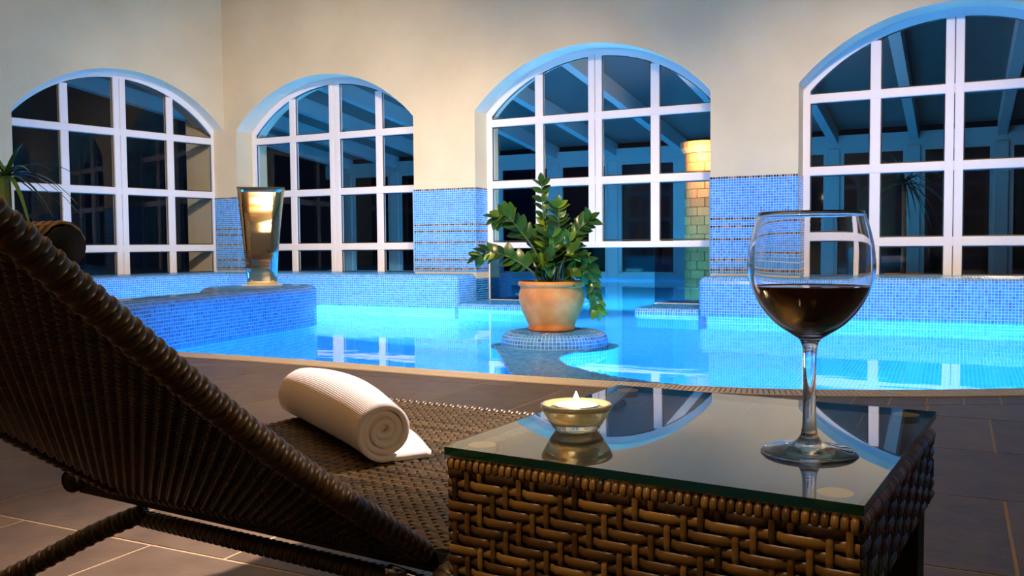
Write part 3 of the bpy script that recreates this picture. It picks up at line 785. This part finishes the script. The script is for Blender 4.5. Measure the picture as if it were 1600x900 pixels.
def weave_panel(parent, org, du, dz, n, W_, H_, pu=.0142, pv=.0105, m='wick', rail=True):
    org, du, dz, n = Vector(org), Vector(du), Vector(dz), Vector(n)
    nu = int(round(W_ / pu)); nv = int(round(H_ / pv)); pu = W_ / nu; pv = H_ / nv; amp = .0016
    ph = lambda i, j: 1 if (i - j) % 4 in (0, 1) else -1            # +1: horizontal strand on top
    for j in range(nv):
        pts = []
        for i in range(nu):
            a = amp * ph(i, j); base = org + dz * ((j + .5) * pv)
            for q in (.15, .5, .85): pts.append(base + du * ((i + q) * pu) + n * a)
        pts.insert(0, org + dz * ((j + .5) * pv)); pts.append(org + dz * ((j + .5) * pv) + du * W_)
        obj('horizontal_strand', ribbon(pts, n, dz, pv * .40, .0013), M[m], parent, True)
    for i in range(nu):
        pts = []
        for j in range(nv):
            a = -amp * ph(i, j); base = org + du * ((i + .5) * pu)
            for q in (.2, .5, .8): pts.append(base + dz * ((j + q) * pv) + n * a)
        obj('vertical_strand', ribbon(pts, n, du, pu * .19, .0013), M[m], parent, True)
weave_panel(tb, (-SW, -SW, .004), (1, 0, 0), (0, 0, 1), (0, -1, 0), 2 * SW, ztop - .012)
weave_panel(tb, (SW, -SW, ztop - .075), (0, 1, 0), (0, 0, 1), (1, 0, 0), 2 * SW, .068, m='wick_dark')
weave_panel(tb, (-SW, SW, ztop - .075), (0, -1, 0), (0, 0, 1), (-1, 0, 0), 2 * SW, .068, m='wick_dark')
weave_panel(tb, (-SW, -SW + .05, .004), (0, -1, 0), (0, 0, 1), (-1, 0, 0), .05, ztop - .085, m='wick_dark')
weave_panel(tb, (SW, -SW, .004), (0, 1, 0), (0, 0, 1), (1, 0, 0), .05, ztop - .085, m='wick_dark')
# rolled rim: short wraps over a round rod along the top edges
wrap = None
for (a, b) in (((-SW, -SW + .004), (SW, -SW + .004)), ((SW - .004, -SW), (SW - .004, SW)), ((-SW + .004, -SW), (-SW + .004, SW))):
    A_, B_ = Vector((*a, ztop - .006)), Vector((*b, ztop - .006)); dd = B_ - A_; bm = bmesh.new(); tube(bm, [A_, B_], .0055, 8); obj('rim_rod', bm, M['wick_back'], tb, True)
    n = 52
    for k in range(n):
        if wrap is None:
            bm = bmesh.new(); prev = None
            for q in range(11):
                an = -PI * .35 + q / 10 * PI * 1.35; rr = .0078
                c = [bm.verts.new((s * .0029, -rr * kk * math.cos(an), rr * kk * math.sin(an))) for s, kk in ((-1, .82), (-.6, 1), (.6, 1), (1, .82))]
                if prev:
                    for i in range(3): bm.faces.new((prev[i], prev[i + 1], c[i + 1], c[i]))
                prev = c
            bmesh.ops.recalc_face_normals(bm, faces=bm.faces)
            wrap = obj('rim_wrap', bm, M['wick'], tb, True); o = wrap
        else: o = dup(wrap, tb)
        o.location = A_ + dd * ((k + .5) / n); an = math.atan2(dd.y, dd.x) + (PI if a[0] < 0 and b[0] < 0 else 0)
        o.rotation_euler = (0, 0, an)
# woven surface under the glass
box('woven_top', (-SW + .004, -SW + .004, ztop - .008), (SW - .004, SW - .004, ztop - .006), M['wick_dark'], tb)
gt = empty('glass_top'); gt.parent = tb
TILT = math.radians(1.1)
gt.rotation_euler = (TILT, 0, 0); pv_ = Vector((0, -S, TZ)); gt.location = pv_ - Matrix.Rotation(TILT, 3, 'X') @ pv_
bm = bmesh.new(); bm.faces.new([bm.verts.new((x, y, TZ)) for x, y in ((-S, -S), (S, -S), (S, S), (-S, S))]); gsurf = obj('glass_sheet', bm, M['table_glass'], gt)
bm = bmesh.new()
for a, b in (((-S, -S), (S, -S)), ((S, -S), (S, S)), ((S, S), (-S, S)), ((-S, S), (-S, -S))):
    bm.faces.new([bm.verts.new(p) for p in ((*a, TZ - GT), (*b, TZ - GT), (*b, TZ), (*a, TZ))])
obj('polished_edge', bm, M['glass_edge'], gt)
pad = None
for sx, sy in ((-1, -1), (1, -1), (1, 1), (-1, 1)):
    if pad is None: pad = obj('rubber_pad', lathe([(0, 0), (.0135, 0), (.0135, .0074), (0, .0074)], 24), M['pad'], gt); o = pad
    else: o = dup(pad, gt)
    o.location = (sx * (S - .026), sy * (S - .026), TZ - GT)

# ------------------------------------------------------------------ wine glass
wg = empty('wine_glass', (-.1165, .8275, TZ + .0030), 0, label='tall stemmed wine glass half full of red wine on the table corner', cat='glass')
PO = [(0, .0), (.0385, .0), (.0400, .0012), (.0390, .0026), (.030, .0042), (.016, .0078), (.0088, .0135), (.0062, .024), (.0056, .05), (.0056, .075), (.0062, .092), (.0085, .1005), (.0150, .1055), (.0290, .1150), (.0410, .1285), (.0495, .1440), (.0535, .1580), (.0542, .1690), (.0528, .1830), (.0495, .1985), (.0447, .2145)]
PI_ = [(.0439, .2145), (.0486, .1985), (.0518, .1830), (.0531, .1690), (.0524, .1580), (.0484, .1440), (.0399, .1292), (.0278, .1162), (.0140, .1078), (.006, .1050), (0, .1042)]
def dense(pr, n=3): return smooth_path(pr, n)
obj('glass_body', lathe(dense(PO) + dense(PI_), 72), M['cglass'], wg, True)
WP = [(0, .1046), (.006, .1054), (.0139, .1082), (.0275, .1166), (.0395, .1296), (.0460, .1395), (.0492, .1465), (.0500, .1492)]
WP = [(max(r - .0004, 0), z) for r, z in dense(WP)]
wl = lathe(WP + [(.0488, .1484), (.046, .1480), (0, .1480)], 64)
obj('wine', wl, M['wine'], wg, True)

# ------------------------------------------------------------------ candle
chd = empty('candle_holder', (-.344, .835, TZ + .0031), 0, label='round clear glass dish holding a lit tealight on the table', cat='candle holder')
CH = [(0, 0), (.0195, 0), (.0225, .0015), (.0262, .008), (.0310, .018), (.0345, .026), (.0362, .0315), (.0358, .0338), (.0340, .0345), (.0318, .0338), (.0300, .0315), (.0272, .0290), (.0262, .0270), (.0255, .0170), (.0248, .0110), (0, .0105)]
CH = [(r, z * .78) for r, z in CH]
hb = obj('dish', lathe(dense(CH, 3), 64), M['yglass'], chd, True)
tl = empty('tealight', (-.344, .835, TZ + .0131), 0, label='small white tealight burning in the glass dish', cat='candle')
obj('cup', lathe([(0, 0), (.0228, 0), (.0232, .001), (.0232, .0160), (.0226, .0160), (.0226, .0145), (0, .0145)], 40), M['alu'], tl, True)
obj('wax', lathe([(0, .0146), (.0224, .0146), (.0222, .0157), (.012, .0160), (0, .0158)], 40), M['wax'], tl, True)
bm = bmesh.new(); tube(bm, [(0, 0, .0150), (.0003, 0, .0205)], .0006, 6); obj('candle_wick', bm, M['wick_m'], tl)
obj('flame', lathe([(0, .0180), (.0018, .0190), (.0028, .0210), (.0024, .0235), (.0011, .0265), (0, .0290)], 20), M['flame'], tl, True)
light('flame_light', 'POINT', (-.344, .835, TZ + .0480), 1.2, (1, .60, .28), .004)

# ------------------------------------------------------------------ sun lounger
LZ = .30
AXL = math.radians(-5)
lg = empty('sun_lounger', (-.83, .86, 0), AXL, label='dark woven wicker sun lounger with its backrest raised beside the table', cat='sun lounger')
# local: x across, y towards the foot, hinge at y=0
XL, XR, YT = -.36, .355, .735
box('seat_core', (XL + .01, .01, LZ - .035), (XR - .01, YT - .01, LZ - .012), M['wick_back'], lg)
# herringbone rows
def chevrow(nx, pitch, w, flip):
    bm = bmesh.new()
    for k in range(nx):
        x = k * pitch
        pts = [Vector((x - pitch * .75, flip * -w * .5, -.0012)), Vector((x - pitch * .25, flip * -w * .22, .0022)), Vector((x + pitch * .3, flip * w * .12, .0030)), Vector((x + pitch * .95, flip * w * .55, -.0016))]
        prev = None; d = (pts[-1] - pts[0]).normalized(); s = Vector((-d.y, d.x, 0))
        for q, p in enumerate(pts):
            hw = (.35, 1, 1, .35)[q] * w * .27
            c = [bm.verts.new(p - s * hw), bm.verts.new(p + Vector((0, 0, .0016))), bm.verts.new(p + s * hw)]
            if prev: bm.faces.new((prev[0], prev[1], c[1], c[0])); bm.faces.new((prev[1], prev[2], c[2], c[1]))
            prev = c
    return bm
rows = 72; rp = (YT - .02) / rows; cn = 34; cpitch = (XR - XL - .03) / cn
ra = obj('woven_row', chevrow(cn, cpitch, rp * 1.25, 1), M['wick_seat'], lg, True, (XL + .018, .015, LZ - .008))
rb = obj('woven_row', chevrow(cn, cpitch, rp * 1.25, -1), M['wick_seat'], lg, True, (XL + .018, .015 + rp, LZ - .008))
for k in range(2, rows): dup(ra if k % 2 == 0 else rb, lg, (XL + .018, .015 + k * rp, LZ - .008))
# wrapped rails : ring meshes along a path
def rail(parent, name, pts, rad, pitch, core=True, mt='wick_dark', each=False, tilt=.25):
    sp = [Vector(p) for p in smooth_path(pts, 10)] if len(pts) > 2 else [Vector(pts[0]).lerp(Vector(pts[1]), k / 20) for k in range(21)]
    bm = bmesh.new(); tube(bm, sp, rad * .86, 10); R0 = obj(name, bm, M['wick_back'], parent, True)
    L = [0]
    for a, b in zip(sp, sp[1:]): L.append(L[-1] + (b - a).length)
    n = int(L[-1] / pitch); tmpl = None
    big = bmesh.new()
    for k in range(n):
        d = (k + .5) * pitch; i = 0
        while i < len(L) - 2 and L[i + 1] < d: i += 1
        p = sp[i].lerp(sp[i + 1], (d - L[i]) / (L[i + 1] - L[i])); t = (sp[i + 1] - sp[i]).normalized(); a = t.orthogonal().normalized(); b = t.cross(a)
        bm = bmesh.new() if each else big; prev = None; first_ = None; seg = 14
        for q in range(seg):
            an = 2 * PI * q / seg; off = math.sin(an * 1 + .5) * pitch * tilt
            under = 1.0 + (.07 if ((q * 5 // seg + k) % 2) else -.03)
            o_ = a * math.cos(an) + b * math.sin(an)
            c = [bm.verts.new((p if not each else Vector()) + o_ * rad * kk + t * (off + s * pitch * .5)) for s, kk in ((-1.0, .94), (-.6, under), (.6, under), (1.0, .94))]
            if prev:
                for z in range(3): bm.faces.new((prev[z], prev[z + 1], c[z + 1], c[z]))
            else: first_ = c
            prev = c
        for z in range(3): bm.faces.new((prev[z], prev[z + 1], first_[z + 1], first_[z]))
        if each:
            bmesh.ops.recalc_face_normals(bm, faces=bm.faces); obj('wrap', bm, M[mt], R0, True, p)
    if not each:
        bmesh.ops.recalc_face_normals(big, faces=big.faces); s = obj('wrapping', big, M[mt], R0, True); s['kind'] = 'stuff'
    else: big.free()
    return R0
rail(lg, 'seat_rail', [(XL, .0, LZ - .018), (XL, YT, LZ - .018)], .017, .009)
rail(lg, 'seat_rail', [(XR, .0, LZ - .018), (XR, YT, LZ - .018)], .017, .009)
rail(lg, 'foot_rail', [(XL, YT, LZ - .018), (XR, YT, LZ - .018)], .017, .009)
# side frames bending down to the floor on the head side
rail(lg, 'side_frame', [(XR, 0, LZ - .02), (XR, -.10, .235), (XR, -.25, .11), (XR, -.38, .02)], .020, .010)
rail(lg, 'side_frame', [(XL + .04, .10, .215), (XL - .02, .05, .185), (XL - .12, -.04, .12), (XL - .30, -.16, .02)], .015, .008)
rail(lg, 'leg', [(XR, YT - .02, LZ - .03), (XR, YT + .02, .01)], .018, .011)
rail(lg, 'leg', [(XL, YT - .02, LZ - .03), (XL, YT + .02, .01)], .018, .011)
rail(lg, 'cross_bar', [(XL + .03, .10, .205), (XR, .10, .205)], .0125, .0066)
# backrest, rising towards the head end
TL = math.radians(35)
def bp(x, s, off=0.0): return Vector((x, -s * math.cos(TL) - off * math.sin(TL), LZ - .010 + s * math.sin(TL) - off * math.cos(TL) + .216 * max(s, 0) ** 3))
BXL, BXR, BL = -.24, .305, .575
back = empty('backrest'); back.parent = lg
rail(back, 'side_rail', [bp(BXR, 0), bp(BXR, BL * .5), bp(BXR, BL)], .0128, .0066, each=False)
rail(back, 'side_rail', [bp(BXL, 0), bp(BXL, BL * .5), bp(BXL, BL)], .0128, .0066)
rail(back, 'head_rail', [bp(BXL, BL), bp(BXR, BL)], .0128, .0066)
rail(back, 'head_roll', [bp(BXL, .505, -.030), bp(BXR - .02, .505, -.030)], .018, .005, mt='wick')
rail(back, 'hinge_rail', [bp(BXL, 0), bp(BXR, 0)], .011, .0066)
# back weave: rows of small strands seen from behind
nrow = 76
sN = Vector((0, -math.sin(TL), -math.cos(TL)))
core = bmesh.new(); core.faces.new([core.verts.new(bp(*q)) for q in ((BXL, 0), (BXR, 0), (BXR, BL), (BXL, BL))]); obj('panel_sheet', core, M['wick_back'], back)
nx = 62; pitchx = (BXR - BXL) / nx; pr_ = BL / nrow
for k in range(nrow):
    bm = bmesh.new(); prev = None; pts = []
    for i in range(nx * 2 + 1):
        x = BXL + i * pitchx / 2; ph = .0020 if ((i // 2 + k) % 2) else -.002
        pts.append(bp(x, (k + .5) * pr_, .004 + ph))
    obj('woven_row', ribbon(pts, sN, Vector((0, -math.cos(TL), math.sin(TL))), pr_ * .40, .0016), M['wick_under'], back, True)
# steel hinge bracket
bm = bmesh.new(); tube(bm, [bp(BXR, .01, .03), bp(BXR, .05, .035)], .006, 8); tube(bm, [bp(BXR - .008, .02, .04), bp(BXR + .012, .02, .04)], .008, 10)
obj('hinge_bracket', bm, M['chrome'], lg, True)

# ------------------------------------------------------------------ rolled towel
tw_a = Vector((-.785, 1.135, 0)); tw_b = Vector((-1.175, 1.405, 0)); ax = (tw_b - tw_a); TLn = ax.length
tw = empty('rolled_towel', (tw_a.x, tw_a.y, LZ - .004), math.atan2(ax.y, ax.x), label='rolled white waffle towel lying on the wicker lounger seat', cat='towel')
bm = bmesh.new(); uv = bm.loops.layers.uv.new('UVMap')
NT, NL = 150, 30; turns = 3.6; th = .0088
def sp2(t):
    """spiral centre line, t 0 (inside) .. 1, then the loose tail"""
    a = t * turns * 2 * PI; r = .003 + (.0435 - .003) * t; return a, r
prof = []
for i in range(NT + 1):
    a, r = sp2(i / NT); ang = -PI / 2 - (turns * 2 * PI) + a + .25    # ends at the bottom
    prof.append((r * math.cos(ang), r * math.sin(ang)))
ex, ez = prof[-1]
for k in range(1, 9): prof.append((ex + k * .0085, ez - .0022 + .0022 * math.exp(-k)))
# two-sided sheet
def outline(pf, th):
    L_, R_ = [], []
    for i, p in enumerate(pf):
        q = Vector(pf[min(i + 1, len(pf) - 1)]) - Vector(pf[max(i - 1, 0)]); q.normalize(); n = Vector((-q.y, q.x))
        L_.append(Vector(p) + n * th / 2); R_.append(Vector(p) - n * th / 2)
    return L_ + R_[::-1]
OL = outline(prof, th * 1.15); arcl = [0]
for a, b in zip(OL, OL[1:]): arcl.append(arcl[-1] + (b - a).length)
rings = []
for j in range(NL + 1):
    s = j / NL; fat = 1 + .34 * math.sin(PI * min(1, s * .88 + .02)) ** 1.2 - .05 * s
    endr = 1 - .20 * max(0, (s - .88) / .12) ** 2
    sq = 1 - .10 * math.sin(PI * s)
    ring = []
    zmin = min(p.y for p in OL) * fat * endr * sq
    for i, p in enumerate(OL):
        wob = .0012 * math.sin(9 * s + i * .13)
        ring.append(bm.verts.new((s * TLn + .004 * math.sin(i * .09) + (1 - min(1, p.length / .04)) * .006 * (-1 if s > .5 else 1), -p.x * fat * endr + wob - .010 * math.sin(PI * s * 1.2), p.y * fat * endr * sq - zmin)))
    rings.append(ring)
n = len(OL)
for j in range(NL):
    for i in range(n):
        i2 = (i + 1) % n; f = bm.faces.new((rings[j][i], rings[j][i2], rings[j + 1][i2], rings[j + 1][i]))
        u0 = arcl[i]; u1 = arcl[i2] if i2 else arcl[i] + .006
        for l, c in zip(f.loops, ((u0, j / NL * TLn), (u1, j / NL * TLn), (u1, (j + 1) / NL * TLn), (u0, (j + 1) / NL * TLn))): l[uv].uv = c
for rg in (rings[0], rings[-1]):
    for i in range(n // 2 - 1):
        bm.faces.new((rg[i], rg[i + 1], rg[n - 2 - i], rg[n - 1 - i]))
bmesh.ops.recalc_face_normals(bm, faces=bm.faces)
obj('terry_roll', bm, M['towel'], tw, True)

# ------------------------------------------------------------------ palm at the left edge
spiky((-4.48, 3.05, 0), 34, .40, 'green palm leaves at the far left edge in front of the left window', hz=1.02, seed=9, mt='leaf')
